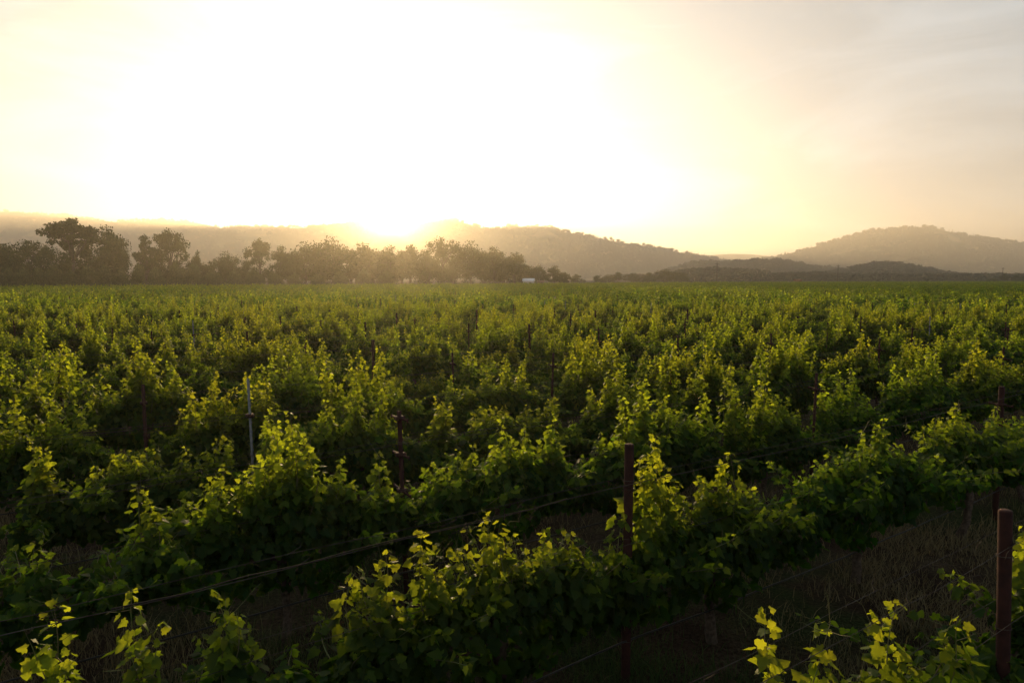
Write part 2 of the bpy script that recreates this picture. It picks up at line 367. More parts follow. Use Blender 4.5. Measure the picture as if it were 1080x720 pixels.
# ------------------------------------------------------------------ grapevines
OUT = np.array([(0,.0),(.16,-.14),(.40,-.06),(.34,.14),(.53,.36),(.33,.46),(.25,.72),(0,1.0),(-.27,.70),(-.31,.48),(-.52,.33),(-.36,.12),(-.41,-.08),(-.15,-.13)])
def vine_leaves(C, N, D, size, r):
    """lobed leaves: base point C, normal N, midrib direction D (orthonormalised), size"""
    n = len(C); k = len(OUT)
    N = N/(np.linalg.norm(N, axis=1)[:, None]+1e-9)
    D = D-N*(D*N).sum(1)[:, None]; D /= np.linalg.norm(D, axis=1)[:, None]+1e-9; U = np.cross(D, N)
    x = np.concatenate([OUT[:, 0], [0]]); y = np.concatenate([OUT[:, 1], [.36]])
    z0 = -.58*np.abs(x)**1.3-.10*y**2
    z0[-1] += .03
    cup = r.uniform(-.5, 1.5, (n, 1)); tw = r.uniform(-.25, .25, (n, 1)); jx = 1+r.normal(0, .06, (n, k+1))
    Z = z0[None]*cup+tw*x[None]*y[None]+r.normal(0, .025, (n, k+1))
    s = size[:, None, None]
    V = C[:, None]+s*((x[None]*jx)[:, :, None]*U[:, None]+(y[None]*jx)[:, :, None]*D[:, None]+Z[:, :, None]*N[:, None])
    j = np.arange(k); f = np.stack([np.full(k, k), j, (j+1) % k], -1)
    T = (f[None]+np.arange(n)[:, None, None]*(k+1)).reshape(-1, 3)
    return V.reshape(-1, 3), T, k+1

def make_vine(seed, bulk=1.38, peak=1.85, tips=(), nsh=46, sparse=1.0, fill=620, trunk_lean=.08, drop=.30, low=.50):
    """head at u=0, arms along +-x; returns meshes of trunk, arms, shoots, foliage"""
    r = np.random.default_rng(seed); half = 1.30
    tr = MB(); lx, ly = r.normal(0, trunk_lean, 2); zz = np.linspace(-.12, .92, 9); q = (zz+.12)/1.04
    P = np.stack([lx*np.sin(q*PI)+r.normal(0, .008, 9), ly*np.sin(q*2.6)+r.normal(0, .008, 9), zz], -1)
    P[-1, :2] = 0
    tr.tube(P, np.interp(q, [0, .1, .5, .85, 1], [.072, .055, .046, .055, .05])*r.uniform(.9, 1.1, 9)*r.uniform(.85, 1.2), 8)
    for _ in range(5):        # knobbly spurs on the head
        a = r.uniform(0, 6.28); tr.tube([(0, 0, .86), (.05*math.cos(a), .05*math.sin(a), .93), (.09*math.cos(a), .08*math.sin(a), 1.0)], [.03, .022, .012], 5)
    arms = []
    for sgn in (-1, 1):
        a = MB(); m = 14; u = np.linspace(.0, half*r.uniform(.86, 1.0), m); f = u/half
        Q = np.stack([sgn*u, r.normal(0, .012, m), .90+.06*np.clip(f*5, 0, 1)+r.normal(0, .008, m)], -1)
        a.tube(Q, np.interp(f, [0, .2, 1], [.036, .026, .014])*r.uniform(.85, 1.15, m), 6)
        for kx in range(7):
            c = Q[1+kx*12//7]; a.tube([c, c+[r.normal(0, .015), r.normal(0, .02), .05], c+[r.normal(0, .03), r.normal(0, .03), .10]], [.016, .012, .007], 4)
        arms.append(a)
    sh = MB(); C, N, D, sz, ag = [], [], [], [], []
    us = list(r.uniform(-half, half, nsh)); specs = []
    c1, c2 = r.uniform(-.5, .1), r.uniform(.0, .6)
    for u in us:
        g = max(math.exp(-((u-c1)/.42)**2), .8*math.exp(-((u-c2)/.5)**2))
        top = bulk-drop*(abs(u)/half)**1.5+(peak-bulk)*g*r.uniform(.1, 1.0)+r.normal(0, .07)
        specs.append((u, top, 0))
    for (u, top) in tips:
        specs.append((u, top, 1)); specs.append((u+r.normal(0, .06), top-r.uniform(.08, .2), 1)); specs.append((u+r.normal(0, .09), top-r.uniform(.2, .4), 1))
    for (u, top, tip) in specs:
        L = max(top-.95, .15); v = r.normal(0, .10); m = 9; f = np.linspace(0, 1, m)
        lu = r.normal(0, .10 if tip else .22)*L; lv = (r.normal(0, .06) if tip else r.normal(0, .46)*(1.0 if L < .6 else .42))
        ph = r.uniform(0, 6.28); P = np.stack([u-(lu if tip else 0)+lu*f**1.3+.03*np.sin(f*5+ph), v*.3+lv*f**.8+.02*np.cos(f*6+ph), .97+L*f-(.0 if tip else .10*abs(lv)*f**3)], -1)
        sh.tube(P, np.interp(f, [0, 1], [.0055, .0018]), 4, False)
        nl = int((12+L*35)*sparse); fl = np.linspace(.03, 1, nl)+r.normal(0, .01, nl); fl = np.clip(fl, 0, 1)
        Pc = np.stack([np.interp(fl, f, P[:, i]) for i in range(3)], -1)
        a = np.arange(nl)*PI+r.normal(0, .7, nl)+r.uniform(0, 6.28)
        pet = (.05+.05*r.random(nl))*(1-.65*fl**3)
        out = np.stack([np.cos(a), np.sin(a), np.full(nl, .25)], -1)
        cc = Pc+out*pet[:, None]
        s = .094*(1-.50*np.clip((fl-.55)/.45, 0, 1)**1.3)*r.uniform(.72, 1.2, nl)
        d = out*.8+np.stack([r.normal(0, .35, nl), r.normal(0, .35, nl), -r.uniform(.1, 1.0, nl)+fl**3*.9], -1)
        nn = out*.75+np.stack([r.normal(0, .45, nl), r.normal(0, .45, nl), r.uniform(.0, 1.0, nl)], -1)
        C.append(cc); N.append(nn); D.append(d); sz.append(s)
        # young yellow leaves near growing tips that stand clear of the canopy
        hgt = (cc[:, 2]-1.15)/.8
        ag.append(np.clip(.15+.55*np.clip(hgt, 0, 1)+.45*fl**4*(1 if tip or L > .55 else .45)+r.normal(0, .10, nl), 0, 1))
        if tip or L > .5:      # tendrils and curled tip
            for _ in range(3):
                f0 = r.uniform(.6, 1); b = np.array([np.interp(f0, f, P[:, i]) for i in range(3)]); w = r.normal(0, .07, 3); w[2] = abs(w[2])*.9+.02
                sh.tube([b, b+w*.6, b+w+[0, 0, .01], b+w*1.3+[r.normal(0, .02), r.normal(0, .02), .0]], [.0022, .0016, .0012, .0008], 3, False)
    nf = int(fill*1.6)      # laterals filling the fruiting zone
    u = r.uniform(-half, half, nf); prof = .36*(.78+.30*np.sin(u*4+seed)*np.cos(u*2.3+seed*2)); th = r.uniform(0, 2*PI, nf); rad = np.sqrt(r.uniform(.25, 1, nf))
    bz = bulk-drop*(np.abs(u)/half)**1.5; lo = low+.22*(np.abs(u)/half)+.10*np.sin(u*6+seed); zc = (lo+bz)/2; zh = (bz-lo)/2
    cc = np.stack([u, prof*rad*np.cos(th), zc+zh*rad*np.sin(th)], -1)
    nn = np.stack([r.normal(0, .5, nf), np.cos(th)+r.normal(0, .4, nf), np.sin(th)*.6+.35+r.normal(0, .3, nf)], -1)
    dd = np.stack([r.normal(0, .5, nf), r.normal(0, .5, nf)+.4*np.cos(th), -r.uniform(.3, 1.2, nf)], -1)
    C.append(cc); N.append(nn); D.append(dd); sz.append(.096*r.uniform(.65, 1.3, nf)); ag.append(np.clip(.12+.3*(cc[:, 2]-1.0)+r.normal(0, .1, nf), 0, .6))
    C, N, D, sz, ag = map(np.concatenate, (C, N, D, sz, ag))
    V, T, k = vine_leaves(C, N, D, sz, r)
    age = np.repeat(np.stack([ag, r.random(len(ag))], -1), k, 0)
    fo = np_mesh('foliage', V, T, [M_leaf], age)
    return [('trunk', tr.mesh('trunk', [M_bark], True)), ('arm', arms[0].mesh('arm', [M_bark], True)), ('arm', arms[1].mesh('arm', [M_bark], True)),
            ('shoots', sh.mesh('shoots', [M_cane])), ('foliage', fo)]

TH = math.atan(1060/720); ROWD = np.array([math.sin(TH), math.cos(TH)]); ROWN = np.array([math.cos(TH), -math.sin(TH)])
ROW_ANG = PI/2-TH
S0, DS, T0, DT, LPOST, DV = -1.83, -2.42, 5.12, -1.0, 7.70, 7.70/3
def rp(k, t):  # row k, along t -> x, y
    p = t*ROWD+(S0+k*DS)*ROWN; return float(p[0]), float(p[1])
def zmax(sl): return float(np.interp(sl, [-.8, -.4, 0, .12, .3, .8], [158, 190, 250, 285, 350, 430]))

vines = []; posts = []
for k in range(0, 330):
    tp = T0+DT*k
    tp = tp-math.floor(tp/LPOST)*LPOST
    for j in range(-60, 90):
        t0 = tp+j*LPOST
        for kind, off in (('p', 0), ('v', 1.22), ('v', 1.22+DV), ('v', 1.22+2*DV)):
            t = t0+off; x, y = rp(k, t)
            if y < 1.2: continue
            sl = x/y; dist = math.hypot(x, y)
            m = 1.25/max(y, 1) if kind == 'v' else .02
            if abs(sl) > .755+m or y > zmax(sl): continue
            (vines if kind == 'v' else posts).append((dist, k, t, x, y))
# the front row's vine right under the camera shows nothing in the frame
vines = [v for v in vines if not (v[1] == 0 and v[2] < 2.2)]
posts = [p for p in posts if not (p[1] == 0 and p[2] < 2.2)]
vines.sort(); posts.sort()
_m = random.Random(33); vines = [v for v in vines if v[0] < 17 or _m.random() > .06]
# a few missing vines, as in the photo's gaps
rr_ = random.Random(5)
near_v, far_v = vines[:300], vines[300:]

custom = {}   # (row, nearest t) -> proto args
def cust(k, t, **a): custom[(k, round(t, 1))] = a
cust(0, 3.57, seed=101, bulk=1.30, peak=1.42, drop=.45, tips=[(-1.1,2.12),(-.62,1.90),(.03,1.86),(.52,1.66)], nsh=34, fill=420)
cust(0, 6.14, seed=102, bulk=1.5, peak=1.7, drop=.75, tips=[(-.62,1.88),(-.4,1.7),(.0,1.9)], nsh=40)
cust(1, .19, seed=103, bulk=1.30, peak=1.4, tips=[(-.27,1.86),(.14,1.84),(.56,1.72),(.62,1.66)], nsh=30, fill=380)
cust(1, 2.76, seed=104, bulk=1.46, peak=1.55, tips=[(-1.15,1.70),(-.93,1.74),(-.73,1.88),(-.6,1.6),(-.04,1.84),(.05,1.76),(.62,1.58)], nsh=48, fill=720)
cust(1, 5.33, seed=105, bulk=1.46, peak=1.6, tips=[(-.97,2.24),(-.90,2.12),(-.82,1.95),(-.7,1.75),(.07,1.96),(-.05,1.82),(-.2,1.7),(.5,1.5)], nsh=50, fill=720)
cust(1, 7.90, seed=106, bulk=1.60, peak=1.75, tips=[(.5,1.92),(.4,1.85),(.75,1.66),(-.45,1.6),(-1.2,1.45)], nsh=52, fill=760)
cust(1, 10.47, seed=107, bulk=1.58, peak=1.75, tips=[(-.2,1.92),(-.3,1.75),(1.1,1.74)], nsh=48, fill=700)
cust(2, -.75, seed=108, bulk=1.32, peak=1.4, tips=[(.6,1.48),(.0,1.4)], nsh=40)
cust(2, 1.82, seed=109, bulk=1.62, peak=1.95, tips=[(.14,2.34),(.02,2.26),(.25,2.1),(-.12,2.0),(-.47,1.9),(-1.16,1.84),(.66,1.78),(1.07,1.80)], nsh=58, fill=820)
cust(2, 4.38, seed=110, bulk=1.55, peak=1.7, tips=[(-.5,1.55),(.2,1.9),(.35,1.84),(.85,1.94),(.75,1.8)], nsh=50, fill=740)
vlabel = {(0,3.6):'grapevine with pale leaf tips at the bottom edge, left of the lower right post',
 (0,6.1):'grapevine cut by the right edge, just behind the lower right rust-red post',
 (1,.2):'low grapevine with separate shoot tips along the bottom left edge',
 (1,2.8):'bushy grapevine with yellow shoot tips at the bottom, left of the central rust-red post',
 (1,5.3):'grapevine with two tall spiky shoots, right of the central rust-red post',
 (1,7.9):'rounded grapevine in the second row with a dark trunk, right of the two-spiked vine',
 (1,10.5):'grapevine in the second row at the right edge above the lower right post',
 (2,-.8):'low grapevine at the left edge with only the tops of its leaves lit',
 (2,1.8):'tallest near grapevine at left, with a bright leafy top and a dark trunk below',
 (2,4.4):'bushy grapevine of the third row between the cross-armed post and central red post'}
def rtips(seed, p):
    r = random.Random(seed); return [(r.uniform(-1.15, 1.15), p*r.uniform(.92, 1.18)) for _ in range(r.randint(3, 6))]
generic = [make_vine(200+i, bulk=b, peak=p, nsh=n, fill=int(f*1.5), tips=rtips(i, p), drop=.48) for i, (b, p, n, f) in enumerate([(1.40,1.9,54,720),(1.60,2.0,66,880),(1.30,1.65,46,560),(1.45,2.2,56,740),(1.66,1.85,66,920),(1.34,1.95,46,560),(1.52,2.3,62,800),(1.44,1.7,56,760),(1.22,1.5,36,420),(1.62,2.1,70,960)])]
by_row = {}
for v in near_v: by_row.setdefault(v[1], []).append(v)
used_custom = {}
looks = ['leafy grapevine','dense tall grapevine','low bushy grapevine','spiky grapevine','dense bushy grapevine','open grapevine','tall peaked grapevine','rounded grapevine','thin low grapevine','broad leafy grapevine']
for k in sorted(by_row):
    row = sorted(by_row[k], key=lambda v: v[3]/v[4])
    for i, (d, _, t, x, y) in enumerate(row):
        r = random.Random(k*977+int(t*10)+3)
        key = (k, round(t, 1))
        c = next((c for c in custom if c[0] == k and abs(c[1]-t) < .35), None)
        if c:
            parts = make_vine(**custom[c]); rz = ROW_ANG; sc = (1, 1, 1); lab = vlabel[c]
        else:
            gi = r.randrange(10); parts = generic[gi]; rz = ROW_ANG+(PI if r.random() < .5 else 0)+r.uniform(-.03, .03)
            h = r.uniform(.88, 1.10); sc = (r.uniform(.95, 1.05), r.uniform(.9, 1.15), h)
            lab = '%s in the %s row from the front, %s from the left' % (looks[gi], ordw(k+1), ordw(i+1))
        thing('grapevine', parts, (x, y, 0), rz, lab, 'grapevine', 'grapevines growing in parallel trellised rows', sc)

# far vines: one mass
def far_vine(seed):
    r = np.random.default_rng(seed); half = 1.3; n = 420
    u = np.clip(r.normal(0, .62, n), -half, half); c = r.uniform(-.3, .3); top = 1.35+.60*np.exp(-((u-c)/.5)**2)+.15*np.sin(u*9+seed)
    z = .65+(top-.65)*r.random(n)**.75; v = r.normal(0, .17, n)
    C = np.stack([u, v, z], -1)
    spk = r.uniform(-half, half, 9)
    for s in spk:
        m = 9; C = np.vstack([C, np.stack([s+r.normal(0, .03, m), r.normal(0, .06, m), np.linspace(1.3, r.uniform(1.7, 2.3), m)], -1)])
    n = len(C); N = np.stack([r.normal(0, .6, n), r.normal(0, 1, n), r.normal(.3, .6, n)], -1); N /= np.linalg.norm(N, axis=1)[:, None]
    V, T = quad_leaves(C, N, r.uniform(.06, .10, n), r)
    ag = np.clip(.05+.48*(C[:, 2]-1.15)+r.normal(0, .12, n), 0, 1)
    tr = MB(); tr.tube([(0, 0, -.1), (.03, 0, .5), (0, 0, 1.1)], [.05, .045, .04], 4)
    tv = np.vstack(tr.V); tt = np.vstack(tr.T)
    VV = np.vstack([V, tv]); TT = np.vstack([T, tt+len(V)])
    age = np.vstack([np.repeat(np.stack([ag, r.random(n)], -1), 4, 0), np.zeros((len(tv), 2))])
    return np_mesh('far_vine', VV, TT, [M_leaf, M_bark], age, np.concatenate([np.zeros(len(T)), np.ones(len(tt))]))
fp = [far_vine(300+i) for i in range(6)]
n = len(far_v); P = np.array([(v[3], v[4], 0) for v in far_v]); P[:, :2] += rng.normal(0, .28, (n, 2))
sc = np.stack([rng.uniform(.95, 1.1, n), rng.uniform(.9, 1.3, n), rng.uniform(.70, 1.14, n)], -1)
scatter('vineyard', fp, P, ROW_ANG+np.where(rng.random(n) < .5, 0, PI), sc, rng.integers(0, 6, n), 'far rows of grapevines merging into a green field up to the tree line', 'vineyard')
print('vines', len(vines), 'posts', len(posts))

# ------------------------------------------------------------------ trellis posts
def make_post(kind, h, arms, seed=0):
    r = np.random.default_rng(seed); out = []
    m = MB(); rad = .042 if kind == 'pipe' else .034
    if kind == 'pipe': m.tube([(0,0,-.3),(0,0,.4),(0,0,1.2),(0,0,h-.01),(0,0,h)], [rad,rad,rad,rad,rad*.93], 12)
    else:          # rolled T profile stake with notches
        w_ = .015 if kind == 'steel' else .024; m.box(-w_,-.004,-.3,w_,.004,h); m.box(-.004,.004,-.3,.004,.034,h)
        for z in np.arange(.3, h-.05, .12): m.box(-w_-.004,-.012,z,-w_,.004,z+.03); m.box(w_,-.012,z+.05,w_+.004,.004,z+.08)
    out.append(('post', m.mesh('post', [M_galv if kind == 'steel' else M_rust], kind == 'pipe')))
    for (z, w) in arms:
        a = MB(); tl = r.uniform(-.01, .01)
        a.tube([(0,-w,z-tl*2),(0,0,z),(0,w,z+tl*2)], .013, 6)
        a.tube([(0,-w-.004,z-.024-tl*2),(0,-w-.004,z+.02-tl*2)], .009, 5); a.tube([(0,w+.004,z-.024+tl*2),(0,w+.004,z+.02+tl*2)], .009, 5)
        a.box(-rad-.012, -rad-.012, z-.02, rad+.012, rad+.012, z+.02)
        out.append(('cross_arm', a.mesh('cross_arm', [M_rust])))
    c = MB()
    for z in (.44, .95, 1.38, 1.90):
        c.tube([(rad*math.cos(a)*1.15, rad*math.sin(a)*1.15, z+.004*math.sin(2*a)) for a in np.linspace(0, 6.28, 9)], .003, 4)
    out.append(('wire_clip', c.mesh('wire_clip', [M_wire])))
    return out
P_plain = make_post('pipe', 2.22, [], 1); P_arms = make_post('tee', 2.24, [(2.16,.20),(1.76,.20),(1.36,.20)], 2)
P_gal = make_post('steel', 2.38, [(1.9,.13)], 3); P_arm2 = make_post('tee', 2.2, [(1.9,.14)], 4); P_pipe2 = make_post('pipe', 2.2, [(1.9,.15)], 5)
near_p, far_p = posts[:300], [p for p in posts[300:] if random.Random(int(p[3]*7+p[4]*13)).random() < .35]
rows_p = {}
for p in near_p: rows_p.setdefault(p[1], []).append(p)
special = {(0,4.92):(P_plain,'thick rust-red trellis post at the lower right edge of the picture'),
           (1,4.06):(P_plain,'tall rust-red trellis post in the centre foreground, left of the two-spiked vine'),
           (2,3.12):(P_arms,'dark trellis post with three short cross arms beside the near left vines'),
           (3,2.12):(P_gal,'slim post with a bright galvanised edge at left, in the fourth row')}
for k in sorted(rows_p):
    row = sorted(rows_p[k], key=lambda v: v[3]/v[4])
    for i, (d, _, t, x, y) in enumerate(row):
        r = random.Random(k*31+int(t*7)+11)
        sp = next((special[c] for c in special if c[0] == k and abs(c[1]-t) < .3), None)
        if sp: parts, lab = sp; s = .96 if k == 0 else 1
        else:
            q = r.random(); s = r.uniform(.84, .99)*(1 if d < 40 else .93)
            parts, lk = (P_gal, 'pale galvanised') if q < .07 else (P_arms, 'rusty three-armed') if q < .35 else (P_arm2, 'slim rusty') if q < .85 else (P_pipe2, 'round rust-brown')
            lab = '%s trellis post in the %s row from the front, %s from the left' % (lk, ordw(k+1), ordw(i+1))
        o = thing('trellis_post', parts, (x, y, 0), ROW_ANG, lab, 'post', 'trellis posts standing along the vine rows', (1, 1, s))
        o.rotation_euler = (r.uniform(-.035, .035), r.uniform(-.035, .035), ROW_ANG)
        if k == 0 and sp: o.rotation_euler = (Matrix.Rotation(-.05, 3, 'Y') @ Matrix.Rotation(ROW_ANG, 3, 'Z')).to_euler(); o.location.x += .16
        if k == 1 and sp: o.rotation_euler = (0, 0, ROW_ANG)
mb = MB(); mb.box(-.022, -.022, -.2, .022, .022, 2.2); fpm = mb.mesh('far_post', [M_rust])
n = len(far_p)
scatter('trellis_posts_far', [fpm], np.array([(v[3], v[4], 0) for v in far_p]), np.full(n, ROW_ANG), np.ones((n, 3))*np.stack([np.ones(n), np.ones(n), rng.uniform(.78, .98, n)], -1), np.zeros(n), 'distant thin posts sticking up among the far vine rows', 'posts')

# ------------------------------------------------------------------ wires and hoses
def wire_run(k, z, off, rad, sag, seed, tmax=None):
    """polyline along a row between posts; sags between them"""
    r = np.random.default_rng(seed); tp = T0+DT*k; tp -= math.floor(tp/LPOST)*LPOST
    ts = []
    for t in np.arange(-60, 140, .35):
        x, y = rp(k, t)
        if y > .8 and abs(x/y) < .86+2/max(y, 1) and y < 60: ts.append(t)
    t = np.array(ts)
    if len(t) < 4: return None
    f = ((t-tp)/LPOST) % 1
    zz = z-sag*4*f*(1-f)*(1+.3*np.sin(t*.13+seed))+.004*np.sin(t*3.1+seed)+r.normal(0, .0025, len(t))
    vv = off+.006*np.sin(t*2.3+seed*2)+r.normal(0, .002, len(t))
    P = np.array([(t[i]*ROWD[0]+(S0+k*DS+vv[i])*ROWN[0], t[i]*ROWD[1]+(S0+k*DS+vv[i])*ROWN[1], zz[i]) for i in range(len(t))])
    return t, P
def twigs(P, dens, seed, wrap=.0):
    r = np.random.default_rng(seed); out = []
    for i in range(len(P)-1):
        if r.random() > dens: continue
        a = P[i]+(P[i+1]-P[i])*r.random()
        m = MB()
        for _ in range(r.integers(1, 4)):
            w = r.normal(0, .045, 3); d = (P[i+1]-P[i]); d = d/np.linalg.norm(d)
            m.tube([a, a+w*.5+d*r.normal(0, .05), a+w+d*r.normal(0, .08), a+w*1.2+[0, 0, -r.uniform(0, .05)]], [.004, .003, .0025, .001], 3, False)
        out.append(m.mesh('dried_tendril', [M_drycane]))
    return out
NR = 12
for k in range(NR):
    ow = ordw(k+1)
    res = wire_run(k, .45, .03, .008, .035, k)
    m = MB(); m.tube(res[1], .0085, 6)
    tag(link('drip_hose', m.mesh('drip_hose', [M_hose], True)), 'black drip hose hanging low along the %s vine row from the front' % ow, 'hose', 'drip hoses along the vine rows')
    for (z, off, side) in ((1.90, .09, 'upper wire on the near side'), (1.90, -.09, 'upper wire on the far side'), (1.38, .10, 'middle wire on the near side'), (1.38, -.10, 'middle wire on the far side'), (.95, 0, 'lowest wire carrying the vine arms')):
        res = wire_run(k, z, off, .002, .02+.02*((k*7+int(off*100)) % 3), k*13+int(z*10)+int(off*100))
        m = MB(); thick = (k == 1 and z == 1.90 and off > 0)
        m.tube(res[1], .0022 if not thick else .003, 4)
        root = link('trellis_wire', m.mesh('trellis_wire', [M_wire], True))
        tag(root, '%s of the %s vine row from the front' % (side, ow), 'wire', 'trellis wires strung along the vine rows')
        if z == 1.90 and k < 4:
            for tm in twigs(res[1], .5 if k < 2 else .25, k+40): link('dried_tendril', tm, root)
        if thick:                   # an old dried cane still tied along the wire
            r = np.random.default_rng(77); P = res[1]; t = res[0]; sel = (t > .2) & (t < 3.4); Q = P[sel].copy(); Q[:, 2] += .010+r.normal(0, .004, len(Q)); Q[:, 0] += r.normal(0, .004, len(Q))
            mm = MB(); mm.tube(Q, np.interp(np.linspace(0, 1, len(Q)), [0, .3, 1], [.005, .004, .002])*r.uniform(.8, 1.2, len(Q)), 6)
            link('dried_cane', mm.mesh('dried_cane', [M_drycane], True), root)

# ------------------------------------------------------------------ grass between the near rows
def grass():
    r = np.random.default_rng(21); n = 230000
    Y = 2.2+17*r.random(n)**1.25; X = r.uniform(-.85, .85, n)*Y
    dens = fbm(X*1.1+50, Y*1.1, 4, 3); keep = r.random(n) < np.clip((dens-.28)*3.2, .06, 1); X, Y = X[keep], Y[keep]; n = len(X)
    h = .05+.20*r.random(n)**2.0+.22*np.clip(fbm(X*.8, Y*.8+9, 6, 2)-.4, 0, 1); a = r.uniform(0, 6.28, n); ln = r.uniform(.1, 1.1, n)*h
    w = .0025+.003*r.random(n); ux, uy = np.cos(a), np.sin(a); b = r.uniform(0, 6.28, n)
    B = np.stack([X, Y, np.full(n, -.015)], -1); U = np.stack([ux, uy, 0*ux], -1)*w[:, None]; L = np.stack([np.cos(b)*ln, np.sin(b)*ln, h], -1)
    mid = B+L*np.array([.35, .35, .6])
    V = np.stack([B-U, B+U, mid-U*.8, mid+U*.8, B+L], 1).reshape(-1, 3); i = np.arange(n)*5
    T = np.concatenate([np.stack([i, i+1, i+3], -1), np.stack([i, i+3, i+2], -1), np.stack([i+2, i+3, i+4], -1)])
    g = np.clip((fbm(X*.5+3, Y*.5, 8, 3)-.45)*5+r.normal(0, .25, n), 0, 1)
    age = np.repeat(np.stack([g, r.random(n)], -1), 5, 0)
    tag(link('grass', np_mesh('grass', V, T, [M_grass], age)), 'dry straw-coloured grass and weeds on the soil between the near rows', 'grass', kind='stuff')
grass()

# ------------------------------------------------------------------ trees
def make_tree(seed, H, W_, form='oak', dens=1.0, leafmat=None):
    """trunk + limbs and a crown of leaf clumps around limb ends; H height, W_ crown width"""
    r = np.random.default_rng(seed); tr = MB(); ends = []
    cb = {'oak': .16, 'umbrella': .40, 'airy': .28, 'bush': .05}[form]
    tb = H*cb; rad = H*.022*(1 if form != 'bush' else .6)
    nst = {'oak': 1, 'umbrella': 1, 'airy': 2, 'bush': 3}[form]
    for st in range(nst):
        lean = r.normal(0, .05 if nst == 1 else .14, 2)*H
        base = np.array([r.normal(0, .02)*W_ if nst > 1 else 0, r.normal(0, .02)*W_ if nst > 1 else 0, -.4])
        fork = np.array([lean[0]*.5, lean[1]*.5, max(tb, .3)])
        tr.tube([base, base*.5+fork*.5+[0, 0, .1], fork], [rad*1.5, rad*1.05, rad*.85], 7)
        nl = int(r.integers(6, 9)/nst**.5)+1
        for i in range(nl):
            a = i*2.4+r.uniform(-.4, .4); el = r.uniform(.25, 1.0) if i else .05
            rd = W_*.5*r.uniform(.55, .95)*math.sin(min(el, 1)*PI/2)
            zt = {'oak': H*(.95-.62*el**1.6), 'umbrella': H*(.96-.18*el**2), 'airy': H*(.97-.5*el), 'bush': H*(.92-.62*el**1.5)}[form]*r.uniform(.92, 1.0)
            e = np.array([rd*math.cos(a)+lean[0]*.5, rd*math.sin(a)+lean[1]*.5, zt]); m1 = fork+(e-fork)*.5+np.array([r.normal(0, .03)*W_, r.normal(0, .03)*W_, H*.03])
            tr.tube([fork, m1, e], [rad*.6, rad*.38, rad*.12], 5); ends.append((e, 1.0)); ends.append((m1*.35+e*.65, .8))
            for _ in range(5 if form == 'oak' else 3):
                b = m1+(e-m1)*r.uniform(-.2, .8); q = b+np.array([r.normal(0, .14)*W_, r.normal(0, .14)*W_, r.uniform(-.14, .10)*H])
                q[2] = min(q[2], H*.97); tr.tube([b, (b+q)/2+[0, 0, H*.01], q], [rad*.28, rad*.18, rad*.06], 4); ends.append((q, .75))
    C, Nn = [], []
    for e, w in ends:
        cs = W_*{'oak': .17, 'umbrella': .125, 'airy': .115, 'bush': .17}[form]*w*r.uniform(.75, 1.25); cn = int({'oak': 130, 'umbrella': 100, 'airy': 90, 'bush': 120}[form]*dens*w)
        d = r.normal(size=(cn, 3)); d /= np.linalg.norm(d, axis=1)[:, None]; d *= r.uniform(.35, 1.05, (cn, 1)); d[:, 2] *= .62
        c = e+d*cs*1.15; c[:, 2] = np.maximum(c[:, 2], .3); C.append(c); Nn.append(d+r.normal(0, .45, d.shape))
    C = np.vstack(C); N = np.vstack(Nn); N /= np.linalg.norm(N, axis=1)[:, None]
    V, T = quad_leaves(C, N, r.uniform(.16, .34, len(C))*(H/15)**.5, r)
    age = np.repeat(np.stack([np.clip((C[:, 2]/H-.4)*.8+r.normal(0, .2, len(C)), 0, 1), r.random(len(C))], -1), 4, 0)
    return [('trunk', tr.mesh('trunk', [M_trunk], True)), ('crown', np_mesh('crown', V, T, [leafmat or M_tree], age))]
protoT = {f: [make_tree(500+i*7+hash_, 15, w, f, dn) for i, (w, dn) in enumerate(ws)] for hash_, f, ws in
          [(0, 'oak', [(15,1),(17,1.1),(13,1)]), (50, 'umbrella', [(14,1),(16,.9)]), (90, 'airy', [(11,1),(13,.9)]), (130, 'bush', [(18,1.2),(16,1.2)])]}
PW = {'oak': [15,17,13], 'umbrella': [14,16], 'airy': [11,13], 'bush': [18,16]}
def Dx(x): return 172+max(x, 0)*.275
